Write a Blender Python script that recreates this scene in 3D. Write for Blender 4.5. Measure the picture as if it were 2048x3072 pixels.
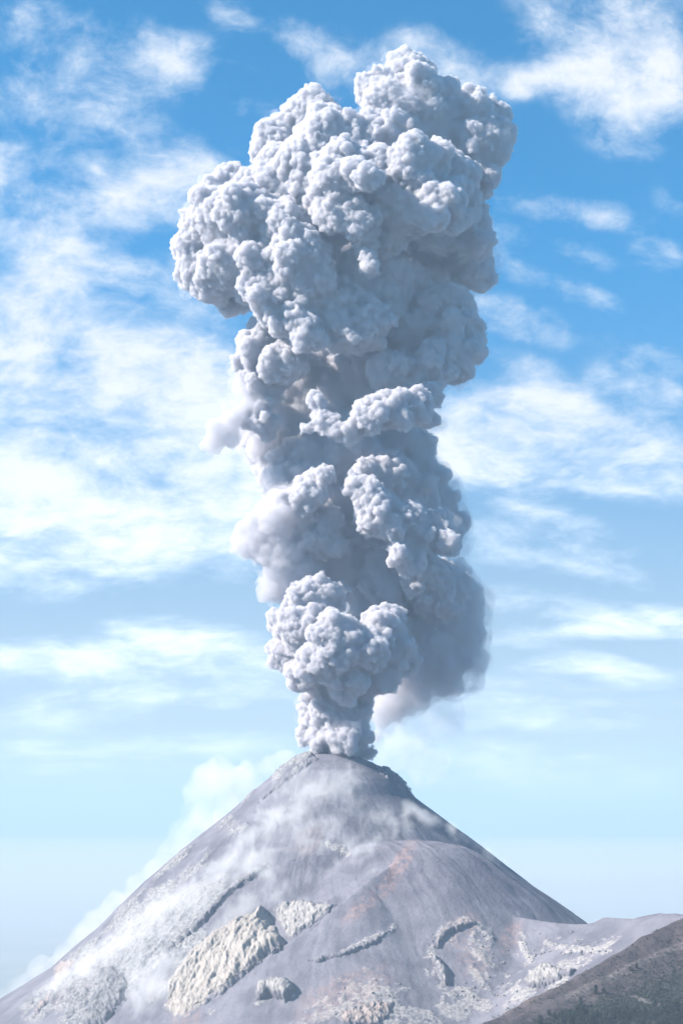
import bpy, math, random
import numpy as np
from mathutils import Vector, Matrix

for o in list(bpy.data.objects):
    bpy.data.objects.remove(o)
S = bpy.context.scene
R = math.radians

# ------------------------------------------------------------------ camera
F_PX = 4500.0
PITCH = R(12.1)
cam_d = bpy.data.cameras.new('camera')
cam = bpy.data.objects.new('camera', cam_d)
S.collection.objects.link(cam)
S.camera = cam
cam.location = (0, 0, 0)
cam.rotation_euler = (R(90) + PITCH, 0, 0)
cam_d.sensor_fit = 'VERTICAL'
cam_d.sensor_height = 36.0
cam_d.lens = 36.0 * F_PX / 3072.0
cam_d.clip_start = 1.0
cam_d.clip_end = 400000.0

# ------------------------------------------------------------------ light
SUN_AZ = R(260.0)     # compass direction the sun stands in: left of and behind the camera
SUN_EL = R(35.0)
sun_dir = Vector((math.sin(SUN_AZ) * math.cos(SUN_EL), math.cos(SUN_AZ) * math.cos(SUN_EL), math.sin(SUN_EL)))
sd = bpy.data.lights.new('sun', 'SUN')
sd.energy = 5.0
sd.angle = R(0.5)
sd.color = (1.0, 0.93, 0.845)
sun = bpy.data.objects.new('sun', sd)
sun.rotation_euler = sun_dir.to_track_quat('Z', 'Y').to_euler()
S.collection.objects.link(sun)

S.view_settings.view_transform = 'Standard'
S.view_settings.look = 'None'
S.view_settings.exposure = 1.72
S.view_settings.gamma = 1.0
S.view_settings.use_curve_mapping = False
S.cycles.use_denoising = True
S.cycles.max_bounces = 12
S.cycles.diffuse_bounces = 4
S.cycles.volume_bounces = 9
S.cycles.transparent_max_bounces = 64
S.cycles.use_adaptive_sampling = True
S.cycles.adaptive_threshold = 0.015


# ------------------------------------------------------------------ node helper
class NT:
    def __init__(s, tree):
        s.t = tree
        s.n = tree.nodes
        s.l = tree.links

    def new(s, typ, **kw):
        n = s.n.new(typ)
        for k, v in kw.items():
            setattr(n, k, v)
        return n

    def put(s, sock, v):
        if isinstance(v, bpy.types.NodeSocket):
            s.l.new(v, sock)
        else:
            sock.default_value = v

    def m(s, op, a, b=None, c=None, clamp=False):
        n = s.n.new('ShaderNodeMath')
        n.operation = op
        n.use_clamp = clamp
        for i, v in enumerate((a, b, c)):
            if v is not None:
                s.put(n.inputs[i], v)
        return n.outputs[0]

    def vm(s, op, a, b=None, scale=None):
        n = s.n.new('ShaderNodeVectorMath')
        n.operation = op
        s.put(n.inputs[0], a)
        if b is not None:
            s.put(n.inputs[1], b)
        if scale is not None:
            s.put(n.inputs['Scale'], scale)
        return n.outputs['Value'] if op in ('LENGTH', 'DOT_PRODUCT', 'DISTANCE') else n.outputs[0]

    def xyz(s, x, y, z):
        n = s.n.new('ShaderNodeCombineXYZ')
        for i, v in enumerate((x, y, z)):
            s.put(n.inputs[i], v)
        return n.outputs[0]

    def sep(s, v):
        n = s.n.new('ShaderNodeSeparateXYZ')
        s.put(n.inputs[0], v)
        return n.outputs

    def noise(s, vec, scale, detail=6.0, rough=0.55, lac=2.0, dist=0.0, out=0):
        n = s.n.new('ShaderNodeTexNoise')
        s.put(n.inputs['Vector'], vec)
        n.inputs['Scale'].default_value = scale
        n.inputs['Detail'].default_value = detail
        n.inputs['Roughness'].default_value = rough
        n.inputs['Lacunarity'].default_value = lac
        n.inputs['Distortion'].default_value = dist
        return n.outputs[out]

    def voro(s, vec, scale, feature='F1', smooth=0.3, rand=1.0, out='Distance'):
        n = s.n.new('ShaderNodeTexVoronoi')
        n.feature = feature
        s.put(n.inputs['Vector'], vec)
        n.inputs['Scale'].default_value = scale
        n.inputs['Randomness'].default_value = rand
        if feature == 'SMOOTH_F1':
            n.inputs['Smoothness'].default_value = smooth
        return n.outputs[out]

    def rng(s, v, a, b, c=0.0, d=1.0, smooth=True):
        n = s.n.new('ShaderNodeMapRange')
        if smooth:
            n.interpolation_type = 'SMOOTHSTEP'
        s.put(n.inputs['Value'], v)
        n.inputs['From Min'].default_value = a
        n.inputs['From Max'].default_value = b
        n.inputs['To Min'].default_value = c
        n.inputs['To Max'].default_value = d
        return n.outputs['Result']

    def mix(s, fac, a, b, blend='MIX'):
        n = s.n.new('ShaderNodeMix')
        n.data_type = 'RGBA'
        n.blend_type = blend
        s.put(n.inputs['Factor'], fac)
        ins = [i for i in n.inputs if i.type == 'RGBA']
        for sock, v in zip(ins, (a, b)):
            if isinstance(v, tuple) and len(v) == 3:
                v = v + (1.0,)
            s.put(sock, v)
        return [o for o in n.outputs if o.type == 'RGBA'][0]

    def attr(s, name):
        n = s.n.new('ShaderNodeAttribute')
        n.attribute_name = name
        return n


def px_dir(px, py):
    u = (px - 1024.0) / F_PX
    v = (1536.0 - py) / F_PX
    return u, math.cos(PITCH) - v * math.sin(PITCH), math.sin(PITCH) + v * math.cos(PITCH)


def at(px, py, Y):
    """Point at forward distance Y seen at photo pixel (px, py)."""
    x, y, z = px_dir(px, py)
    return Vector((x * Y / y, Y, z * Y / y))


# ------------------------------------------------------------------ sky (world)
W = bpy.data.worlds.new('World')
S.world = W
W.use_nodes = True
g = NT(W.node_tree)
for n in list(g.n):
    g.n.remove(n)
sky = g.new('ShaderNodeTexSky', sky_type='NISHITA')
sky.sun_disc = False
sky.sun_elevation = SUN_EL
sky.sun_rotation = SUN_AZ
sky.altitude = 3600
sky.air_density = 1.0
sky.dust_density = 0.4
sky.ozone_density = 2.0
hs = g.new('ShaderNodeHueSaturation')
hs.inputs['Saturation'].default_value = 3.4
hs.inputs['Value'].default_value = 1.15
hs.inputs['Hue'].default_value = 0.484
g.l.new(sky.outputs[0], hs.inputs['Color'])

geo = g.new('ShaderNodeTexCoord').outputs['Generated']
d = g.sep(geo)
dy = g.m('MAXIMUM', d[1], 0.05)
A = g.m('DIVIDE', d[0], dy)                      # direction on the plane one unit north: a sideways, e up
E = g.m('DIVIDE', d[2], dy)
Wv = g.m('LOGARITHM', g.m('ADD', g.m('MAXIMUM', E, -0.05), 0.14), 2.71828)
coord = g.xyz(A, g.m('MULTIPLY', Wv, 0.72), 0.0)
warp = g.noise(coord, 6.0, 4.0, 0.55, out=1)
wv = g.vm('SCALE', g.vm('SUBTRACT', warp, (0.5, 0.5, 0.5)), scale=0.075)
cw = g.vm('ADD', coord, wv)
n_big = g.noise(cw, 9.0, 8.0, 0.62)
n_wisp = g.noise(g.vm('MULTIPLY', cw, (1.0, 1.15, 1.0)), 26.0, 8.0, 0.68)
nz = g.m('ADD', g.m('MULTIPLY', g.m('SUBTRACT', n_big, 0.5), 1.45), g.m('MULTIPLY', g.m('SUBTRACT', n_wisp, 0.5), 0.85))

# cloud banks: (px, py, half width, half height, slant, weight) where they stand in the sky
CLOUDS = [
    (225, 165, 170, 130, 0.6, .62), (510, 180, 190, 100, 0.25, .66), (130, 290, 140, 90, .5, .40), (30, 90, 70, 60, 0, .35),
    (860, 110, 190, 60, 0.45, .46), (1010, 190, 160, 95, .3, .58), (1350, 210, 200, 80, .2, .42), (1300, 130, 120, 60, .2, .3),
    (1800, 120, 210, 170, 0.35, .68), (1950, 60, 170, 140, 0, .45), (1790, 340, 130, 110, 0.7, .55), (1980, 290, 120, 130, 0, .45), (1600, 230, 90, 50, -.3, .35),
    (330, 560, 170, 110, 0.35, .74), (560, 540, 170, 100, 0.05, .72), (20, 470, 60, 50, 0, .45),
    (120, 690, 230, 140, 0.35, .74), (260, 830, 200, 70, 0.3, .50), (560, 900, 150, 90, 0.2, .62), (60, 1010, 230, 150, .25, .8),
    (430, 1030, 260, 80, 0.22, .82), (620, 1120, 180, 90, 0.2, .8), (300, 1210, 400, 130, .06, .98), (120, 1380, 330, 110, .05, .72),
    (430, 1400, 260, 130, .05, .85), (190, 1600, 360, 130, .03, 1.0), (560, 1560, 260, 140, .1, .95), (60, 1690, 260, 70, .0, .9),
    (90, 1975, 260, 52, .04, .86), (640, 1955, 250, 62, .18, .9), (620, 2090, 330, 28, .0, .55), (130, 2150, 300, 40, .0, .5), (330, 2250, 330, 26, 0, .42),
    (1500, 680, 110, 80, .0, .5), (1680, 630, 150, 48, .22, .62), (1840, 640, 110, 44, .1, .38), (1620, 830, 130, 40, .3, .40), (1790, 905, 110, 36, .3, .46), (1930, 1050, 110, 52, .3, .48), (1560, 960, 140, 60, .3, .45), (2010, 610, 60, 40, .5, .35),
    (1480, 1200, 190, 62, .06, .82), (1750, 1235, 130, 42, .3, .55), (1600, 1370, 330, 84, .06, 1.05), (1850, 1420, 240, 66, .1, .85), (1500, 1510, 170, 70, .15, .50), (1650, 1545, 130, 40, .2, .32),
    (1600, 1820, 200, 46, .1, .5), (1930, 1860, 260, 40, .02, .78), (1700, 1895, 200, 18, .02, .5), (1850, 1735, 160, 30, .14, .42), (1790, 2005, 140, 36, .16, .62), (1620, 2010, 90, 28, 0, .45), (1470, 2090, 180, 44, 0.06, .74), (1600, 2170, 250, 26, 0, .38),
    (1900, 1150, 120, 50, .3, .5), (1560, 1100, 120, 40, .2, .45), (1750, 760, 90, 40, .3, .4), (1960, 760, 80, 50, .2, .4), (420, 380, 140, 60, .2, .35), (700, 60, 90, 50, .4, .4), (60, 330, 90, 70, .3, .45), (760, 330, 90, 50, .2, .3), (450, 800, 170, 60, .2, .45), (720, 1350, 120, 120, 0, .6), (1430, 1330, 100, 90, 0, .6), (1950, 1340, 140, 60, .1, .5), (1520, 1920, 140, 24, 0, .4), (1960, 2030, 120, 26, 0, .4), (700, 2230, 240, 30, 0, .45), (1450, 2260, 300, 34, 0, .5),
    (1750, 1250, 330, 90, .1, .38), (1600, 1640, 330, 60, .05, .3), (1750, 2120, 330, 60, 0, .3), (350, 2020, 420, 70, 0, .3), (250, 2300, 420, 60, 0, .35), (220, 1480, 380, 170, 0, .35),
    (1650, 2330, 520, 70, .06, .66), (1500, 2440, 440, 60, .04, .42), (1850, 2390, 300, 50, .05, .48), (1640, 2585, 130, 20, .0, .40),
    (330, 2462, 300, 26, .02, .62), (140, 2430, 190, 34, 0, .42), (300, 2340, 420, 40, 0, .22),
]
hs2 = g.new('ShaderNodeHueSaturation')
hs2.inputs['Saturation'].default_value = 0.42
hs2.inputs['Value'].default_value = 0.42
g.l.new(sky.outputs[0], hs2.inputs['Color'])
low = g.mix(1.0, hs2.outputs[0], (1.18, 1.10, .90), 'MULTIPLY')
clear = g.mix(g.rng(E, .0, .44), low, hs.outputs[0])
cover = None
for (cx, cy, hw, hh, sl, wt) in CLOUDS:
    x, y, z = px_dir(cx, cy)
    a0, e0 = x / y, z / y
    sx = hw / F_PX / y * 1.05
    sy = hh / F_PX * 1.12
    da = g.m('SUBTRACT', A, a0)
    de = g.m('ADD', g.m('SUBTRACT', E, e0), g.m('MULTIPLY', da, sl))
    q = g.vm('LENGTH', g.xyz(g.m('DIVIDE', da, sx), g.m('DIVIDE', de, sy), 0.0))
    b = g.rng(q, 1.75, 0.0, 0.0, wt)
    cover = b if cover is None else g.m('ADD', cover, b)
cover = g.m('MINIMUM', g.m('MULTIPLY', cover, 1.30), 1.08)
rawc = g.m('ADD', g.m('SUBTRACT', cover, 0.42), g.m('MULTIPLY', nz, 2.4))
alpha = g.rng(rawc, -0.45, 1.15, 0.0, 0.93)
alpha = g.m('MULTIPLY', alpha, g.rng(cover, 0.02, 0.30, 0.0, 1.0))
ccol = g.mix(g.rng(rawc, 0.1, 1.1), (0.74, 0.85, 0.98), (0.97, 0.975, 1.0))
csc = g.vm('SCALE', ccol, scale=g.rng(E, 0.02, 0.34, 7.6, 5.0))
skyc = g.mix(alpha, clear, csc)
bg = g.new('ShaderNodeBackground')
g.l.new(skyc, bg.inputs['Color'])
bg.inputs['Strength'].default_value = 0.066
wo = g.new('ShaderNodeOutputWorld')
g.l.new(bg.outputs[0], wo.inputs['Surface'])
W.cycles.sampling_method = 'MANUAL'
W.cycles.sample_map_resolution = 512


# ------------------------------------------------------------------ numpy noise
def _hash(ix, iy, iz, seed=0):
    h = (ix.astype(np.uint32) * np.uint32(374761393) + iy.astype(np.uint32) * np.uint32(668265263)
         + iz.astype(np.uint32) * np.uint32(2147483647) + np.uint32(seed * 974711 + 17))
    h = (h ^ (h >> np.uint32(13))) * np.uint32(1274126177)
    h = (h ^ (h >> np.uint32(16))) * np.uint32(2246822519)
    return (h ^ (h >> np.uint32(15)))


def vnoise2(x, y, seed=0):
    """Gradient noise in 2D, roughly -1..1."""
    ix = np.floor(x).astype(np.int64); iy = np.floor(y).astype(np.int64)
    fx = x - ix; fy = y - iy
    ux = fx * fx * fx * (fx * (fx * 6 - 15) + 10); uy = fy * fy * fy * (fy * (fy * 6 - 15) + 10)
    z = np.zeros_like(ix)

    def gr(ox, oy):
        a = _hash(ix + ox, iy + oy, z, seed).astype(np.float64) * (2 * np.pi / 4294967296.0)
        return np.cos(a) * (fx - ox) + np.sin(a) * (fy - oy)
    n0 = gr(0, 0) * (1 - ux) + gr(1, 0) * ux
    n1 = gr(0, 1) * (1 - ux) + gr(1, 1) * ux
    return 1.5 * (n0 * (1 - uy) + n1 * uy)


def fbm2(x, y, oct=5, rough=0.5, seed=0, ridged=False):
    s = np.zeros_like(x); a = 1.0; tot = 0
    for k in range(oct):
        n = vnoise2(x, y, seed + k)
        s += a * ((1 - 2 * np.abs(n)) if ridged else n)
        tot += a; a *= rough; x = x * 2.03 + 11.3; y = y * 2.03 + 5.7
    return s / tot


def sstep(x, a, b):
    t = np.clip((x - a) / (b - a), 0, 1)
    return t * t * (3 - 2 * t)


# ------------------------------------------------------------------ object helpers
def link(name, me, mat=None, parent=None, smooth=True):
    o = bpy.data.objects.new(name, me)
    S.collection.objects.link(o)
    if mat:
        me.materials.append(mat)
    if parent:
        o.parent = parent
    if smooth:
        me.shade_smooth()
    return o


def tag(o, label=None, cat=None, group=None, kind=None):
    for k, v in (('label', label), ('category', cat), ('group', group), ('kind', kind)):
        if v:
            o[k] = v
    return o


def mesh_np(name, v, f):
    """Mesh from numpy vertices and equal-sided faces."""
    me = bpy.data.meshes.new(name)
    v = np.asarray(v, np.float32); f = np.asarray(f, np.int32)
    me.vertices.add(len(v)); me.vertices.foreach_set('co', v.ravel())
    k = f.shape[1]
    me.loops.add(f.size); me.loops.foreach_set('vertex_index', f.ravel())
    me.polygons.add(len(f)); me.polygons.foreach_set('loop_start', np.arange(0, f.size, k, dtype=np.int32))
    me.update(calc_edges=True); me.validate()
    return me


def material(name):
    m = bpy.data.materials.new(name)
    m.use_nodes = True
    t = NT(m.node_tree)
    for n in list(t.n):
        t.n.remove(n)
    out = t.new('ShaderNodeOutputMaterial')
    return m, t, out


# ------------------------------------------------------------------ terrain: shape functions
def px_of(x, y, z):
    """Where the photograph shows a world point (used to lay out which ground is rock and which is ash)."""
    fwd = y * math.cos(PITCH) + z * math.sin(PITCH)
    up = -y * math.sin(PITCH) + z * math.cos(PITCH)
    return 1024 + F_PX * x / fwd, 1536 - F_PX * up / fwd


def smax(a, b, k):
    hh = np.clip(0.5 + 0.5 * (a - b) / k, 0, 1)
    return b * (1 - hh) + a * hh + k * hh * (1 - hh)


APEX = at(1000, 2256, 4500)


def prof_px(pts):
    rr, zz = [], []
    for p in pts:
        w = at(p[0], p[1], 4500)
        rr.append(abs(w.x - APEX.x)); zz.append(w.z)
    return np.array(rr), np.array(zz)


LP = prof_px([(1000, 2256), (960, 2258), (915, 2268), (870, 2288), (835, 2310), (760, 2375), (700, 2428), (560, 2538), (440, 2640), (300, 2780), (160, 2900), (0, 3000)])
RP = prof_px([(1000, 2256), (1040, 2262), (1100, 2282), (1150, 2307), (1200, 2340), (1222, 2362), (1245, 2392), (1400, 2508), (1550, 2622), (1690, 2728), (1800, 2812)])


def prof(P, r):
    z = np.interp(r, P[0], P[1])
    over = np.maximum(r - P[0][-1], 0)
    return z - 2200 * (1 - np.exp(-over / 3400.0))


def ridge(x, y, pts, front, back, rnd):
    """Height of a ridge whose crest runs through pts; front/back are the slopes either side."""
    best = np.full(x.shape, -1e9)
    for (p, q) in zip(pts[:-1], pts[1:]):
        ex, ey = q.x - p.x, q.y - p.y
        L2 = ex * ex + ey * ey
        t = np.clip(((x - p.x) * ex + (y - p.y) * ey) / L2, 0, 1)
        dx, dy_ = x - (p.x + t * ex), y - (p.y + t * ey)
        dd = np.sqrt(dx * dx + dy_ * dy_)
        side = ex * dy_ - ey * dx                   # >0: on the left of the run p->q
        sl = np.where(side > 0, back, front)
        h = p.z + t * (q.z - p.z) - sl * (np.sqrt(dd * dd + rnd * rnd) - rnd)
        best = np.maximum(best, h)
    return best


SH = at(1262, 2521, 4090)
SHR = np.array([0, 30, 60, 121, 190, 258, 340, 434, 640, 3000]); SHZ = np.array([0, 0, 3, 17, 52, 94, 148, 212, 345, 1900.])
SADDLE = [at(*p) for p in ((1330, 2668, 3960), (1380, 2692, 3900), (1440, 2719, 3850), (1500, 2739, 3800), (1620, 2763, 3720), (1700, 2769, 3670), (1760, 2770, 3640), (1790, 2763, 3610), (1815, 2750, 3580), (1850, 2751, 3560), (1900, 2755, 3520), (1950, 2745, 3470), (1985, 2738, 3440), (2060, 2735, 3400), (2300, 2715, 3300), (2900, 2680, 3150))]


def h_base(x, y):
    dx, dy_ = x - APEX.x, y - APEX.y
    r = np.sqrt(dx * dx + dy_ * dy_) + 1e-6
    w = 0.5 + 0.5 * dx / r
    w = w * w * (3 - 2 * w)
    h = prof(LP, r) * (1 - w) + prof(RP, r) * w
    sx, sy_ = x - SH.x, y - SH.y
    rs = np.sqrt(sx * sx + sy_ * sy_)
    lft = sstep(-sx / (rs + 1e-6), -0.2, 0.9)
    lft = sstep((-0.82 * sx + 0.57 * sy_) / (rs + 1e-6), 0.0, 0.95)
    hs_ = SH.z - np.interp(rs, SHR, SHZ) + 0.72 * lft * np.interp(np.minimum(rs, 170), SHR, SHZ)
    h = smax(h, hs_, 7.0)
    hr = ridge(x, y, SADDLE, 0.58, 0.75, 8.0)
    h = smax(h, hr, 4.0 + 14.0 * sstep(-(x - 380.0), -60, 120))
    return h


def on_surface(hf, px, py, lift=0.0, y0=2200, y1=5200, n=1500):
    """First point where the sight line through (px, py) comes within lift of the ground hf."""
    x, y, z = px_dir(px, py)
    Y = np.linspace(y0, y1, n)
    X, Z = x * Y / y, z * Y / y
    g_ = Z - hf(X, Y) - lift
    k = np.argmax(g_ < 0)
    if g_[k] >= 0:
        k = n - 1
    if k > 0:
        t = g_[k - 1] / (g_[k - 1] - g_[k] + 1e-9)
        Yh = Y[k - 1] + t * (Y[k] - Y[k - 1])
    else:
        Yh = Y[0]
    return at(px, py, Yh)


APRON = [on_surface(h_base, px, py, lf, 3300, 4600) for (px, py, lf) in ((1180, 2590, 4), (1090, 2655, 22), (1000, 2735, 34), (930, 2782, 40), (860, 2830, 42), (780, 2886, 44), (700, 2942, 46), (620, 3010, 46), (540, 3076, 46), (430, 3170, 46))]
APRON = APRON[::-1]


def blob(px, py, cx, cy, hw, hh, ang=0.0):
    c, s = math.cos(R(ang)), math.sin(R(ang))
    dx, dy_ = px - cx, py - cy
    u = (dx * c + dy_ * s) / hw; v = (-dx * s + dy_ * c) / hh
    return sstep(np.sqrt(u * u + v * v), 1.25, 0.55)


def dist_line(px, py, pts):
    best = np.full(px.shape, 1e9)
    for (a, b) in zip(pts[:-1], pts[1:]):
        ex, ey = b[0] - a[0], b[1] - a[1]
        t = np.clip(((px - a[0]) * ex + (py - a[1]) * ey) / (ex * ex + ey * ey), 0, 1)
        best = np.minimum(best, np.hypot(px - a[0] - t * ex, py - a[1] - t * ey))
    return best


# where rock breaks through the ash: blocky lava fields on the left flank, scarps and rubble bands on the front
LAVA = [(700, 2500, 90, 40, -38, .55), (420, 2740, 170, 60, -40, .85), (250, 2900, 140, 60, -40, .9), (600, 2600, 120, 50, -38, .6), (640, 2740, 60, 60, -40, .6), (140, 3010, 120, 60, -36, .8), (460, 2960, 60, 90, -30, .6),
        (520, 2760, 150, 80, -38, 1.0), (420, 2850, 120, 110, -40, 1.0), (330, 2960, 120, 90, -42, 1.0), (620, 2670, 110, 45, -38, .9), (470, 2700, 110, 30, -40, .8), (250, 3010, 120, 90, -40, 1.0),
        (560, 2840, 90, 50, -40, .9), (860, 2310, 70, 22, -33, .8), (760, 2390, 60, 14, -40, .7), (1190, 2330, 60, 12, 34, 1.0), (660, 2480, 70, 14, -38, .6), (520, 2590, 110, 14, -38, .7), (905, 2275, 40, 14, -8, .9)]
SCREE = [(1480, 2980, 200, 70, -22, .62), (1150, 3040, 200, 60, -8, .6), (1560, 2890, 120, 50, -25, .5), (1400, 2850, 80, 80, 30, .45), (690, 2900, 190, 60, -42, .55), (900, 2740, 120, 60, -20, .5), (825, 3000, 90, 40, -15, .6), (1320, 2900, 60, 80, -30, .5), (640, 2990, 150, 50, -40, .5), (1660, 2920, 120, 50, -20, .6),
         (1100, 3000, 150, 70, -12, .9), (1180, 3050, 170, 40, 0, .9), (960, 3040, 130, 45, -30, .85), (1380, 3010, 150, 60, -25, .9), (1450, 2910, 70, 60, 40, .8), (1440, 2820, 60, 70, 50, .7), (1370, 2790, 70, 26, -35, .7),
         (1620, 2960, 130, 40, -24, .9), (1700, 2900, 110, 30, -20, .8), (1760, 2850, 110, 16, 4, .75), (1700, 2815, 90, 10, 8, .6), (1840, 2815, 60, 20, 10, .6), (1570, 2830, 20, 70, -18, .6), (1280, 2870, 20, 80, -10, .6), (1110, 2820, 110, 14, -22, .8), (1320, 2930, 26, 60, -24, .7), (1050, 2930, 90, 30, -30, .5),
         (1010, 2530, 40, 14, 30, .55), (950, 2560, 50, 8, 10, .5)]
PINK = [(1200, 2590, 26, 90, 32, 1.0), (1110, 2700, 26, 120, 52, .8), (1080, 2960, 110, 60, -20, .7), (1380, 2790, 70, 40, -35, .9), (1530, 2810, 30, 60, 30, .8), (560, 3050, 40, 60, 30, .7), (980, 3000, 110, 60, -30, .6), (1420, 2880, 60, 60, 40, .6), (930, 2520, 40, 60, 50, .5), (210, 2980, 70, 50, -40, .8)]
BANDS = [((1030, 2855), (1080, 2838), (1130, 2812), (1180, 2785)), ((1300, 2835), (1330, 2785), (1390, 2760), (1440, 2780), (1480, 2830)),
         ((1290, 2850), (1310, 2880), (1330, 2930)), ((1640, 2830), (1700, 2850), (1780, 2850), (1840, 2830)), ((1560, 2830), (1590, 2880)), ((1030, 3000), (1110, 2985), (1190, 2990)),
         ((1420, 2800), (1430, 2860), (1480, 2900)), ((960, 2530), (1020, 2545), (1040, 2560))]
LEVEE = ((800, 2600), (760, 2625), (700, 2665), (650, 2712), (612, 2755), (580, 2790), (530, 2830))


def h_full(x, y, detail=True):
    h0 = h_base(x, y)
    ha = ridge(x, y, APRON, 0.60, 1.0, 7.0)
    h = smax(h0, ha, 4.0)
    px, py = px_of(x, y, h)
    lava = np.zeros_like(x); scree = np.zeros_like(x)
    for b in LAVA:
        lava = np.maximum(lava, b[5] * blob(px, py, *b[:5]))
    for b in SCREE:
        scree = np.maximum(scree, b[5] * blob(px, py, *b[:5]))
    ap = sstep(h0 - ha, -2, 12)                    # bare ash apron buries the rock in front
    lava = lava * np.where(py > 2700, ap, 1.0)
    n1 = fbm2(x / 160, y / 160, 4, .5, 3)
    h = h + 5.0 * n1
    # run-out chutes that fall straight down the cone
    az = np.arctan2(x - APEX.x, y - APEX.y)
    rad = np.hypot(x - APEX.x, y - APEX.y)
    ch = fbm2(az * 17 + 0.5 * n1, rad / 700, 4, .55, 31)
    h = h + ch * 3.8 * sstep(rad, 60, 500) + 0.7 * fbm2(az * 60 + n1, rad / 500, 4, .6, 33) * sstep(rad, 100, 400)
    gl = fbm2(az * 9 + .8 * n1, rad / 900, 4, .55, 37, True)
    h = h - 2.2 * np.maximum(gl, 0) * sstep(rad, 150, 600)
    if detail:
        # blocky lava: angular ridged lumps
        b1 = fbm2(x / 46, y / 46, 5, .58, 7, True)
        b2 = fbm2(x / 14, y / 14, 3, .55, 19, True)
        lv = lava * sstep(fbm2(x / 70, y / 70, 3, .5, 23) + lava, 0.35, 0.9)
        h = h + lv * (b1 * 13.0 + b2 * 4.5 + 2)
        lv = lv * (0.25 + 0.75 * sstep(b1 * .6 + b2 * .5 + .25 * fbm2(x / 60, y / 60, 3, .5, 27), .02, .42))
        sc = scree * sstep(fbm2(x / 45, y / 45, 5, .66, 41) * 1.7 + scree, 0.40, 1.1)
        s1 = fbm2(x / 15, y / 15, 4, .68, 43, True)
        h = h + sc * (s1 * 4.2 + 1)
        sc = sc * (0.2 + 0.8 * sstep(s1 + .3 * fbm2(x / 50, y / 50, 3, .5, 47), .0, .45))
        for k, bd in enumerate(BANDS):
            dl = dist_line(px, py, bd) + 9 * fbm2(x / 20, y / 20, 3, .6, 51 + k)
            bm = sstep(dl, 16, 3) * sstep(fbm2(x / 34, y / 34, 3, .6, 61 + k), -.35, .1)
            h = h + bm * (2.5 + 5.0 * np.abs(fbm2(x / 9, y / 9, 3, .6, 71 + k)))
            sc = np.maximum(sc, bm)
        dl = dist_line(px, py, LEVEE) + 6 * fbm2(x / 24, y / 24, 3, .6, 81)
        bm = sstep(dl, 13, 2)
        h = h + bm * (9.0 + 8.0 * fbm2(x / 14, y / 14, 3, .6, 83))
        lv = np.maximum(lv, bm)
        h = h + 0.8 * fbm2(x / 9, y / 9, 3, .6, 91)
        pk = np.zeros_like(x)
        for b in PINK:
            pk = np.maximum(pk, b[5] * blob(px, py, *b[:5]))
        return h, np.clip(lv, 0, 1), np.clip(sc, 0, 1), pk
    return h


def span(lo, hi, step, far, grow=1.22):
    a = list(np.arange(lo, hi + step, step))
    s = step; v = a[-1]
    while v < far[1]:
        s *= grow; v += s; a.append(v)
    s = step; v = a[0]; b = []
    while v > far[0]:
        s *= grow; v -= s; b.append(v)
    return np.array(b[::-1] + a)


def grid_mesh(name, xs, ys, hf):
    X, Y = np.meshgrid(xs, ys)
    res = hf(X, Y)
    nx, ny = len(xs), len(ys)
    v = np.stack([X, Y, res[0]], -1).reshape(-1, 3)
    i = np.arange(nx * ny).reshape(ny, nx)
    f = np.stack([i[:-1, :-1], i[:-1, 1:], i[1:, 1:], i[1:, :-1]], -1).reshape(-1, 4)
    me = mesh_np(name, v, f)
    for nm, arr in zip(('lava', 'scree', 'pink'), res[1:]):
        at_ = me.attributes.new(nm, 'FLOAT', 'POINT')
        at_.data.foreach_set('value', arr.reshape(-1).astype(np.float32))
    return me


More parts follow.
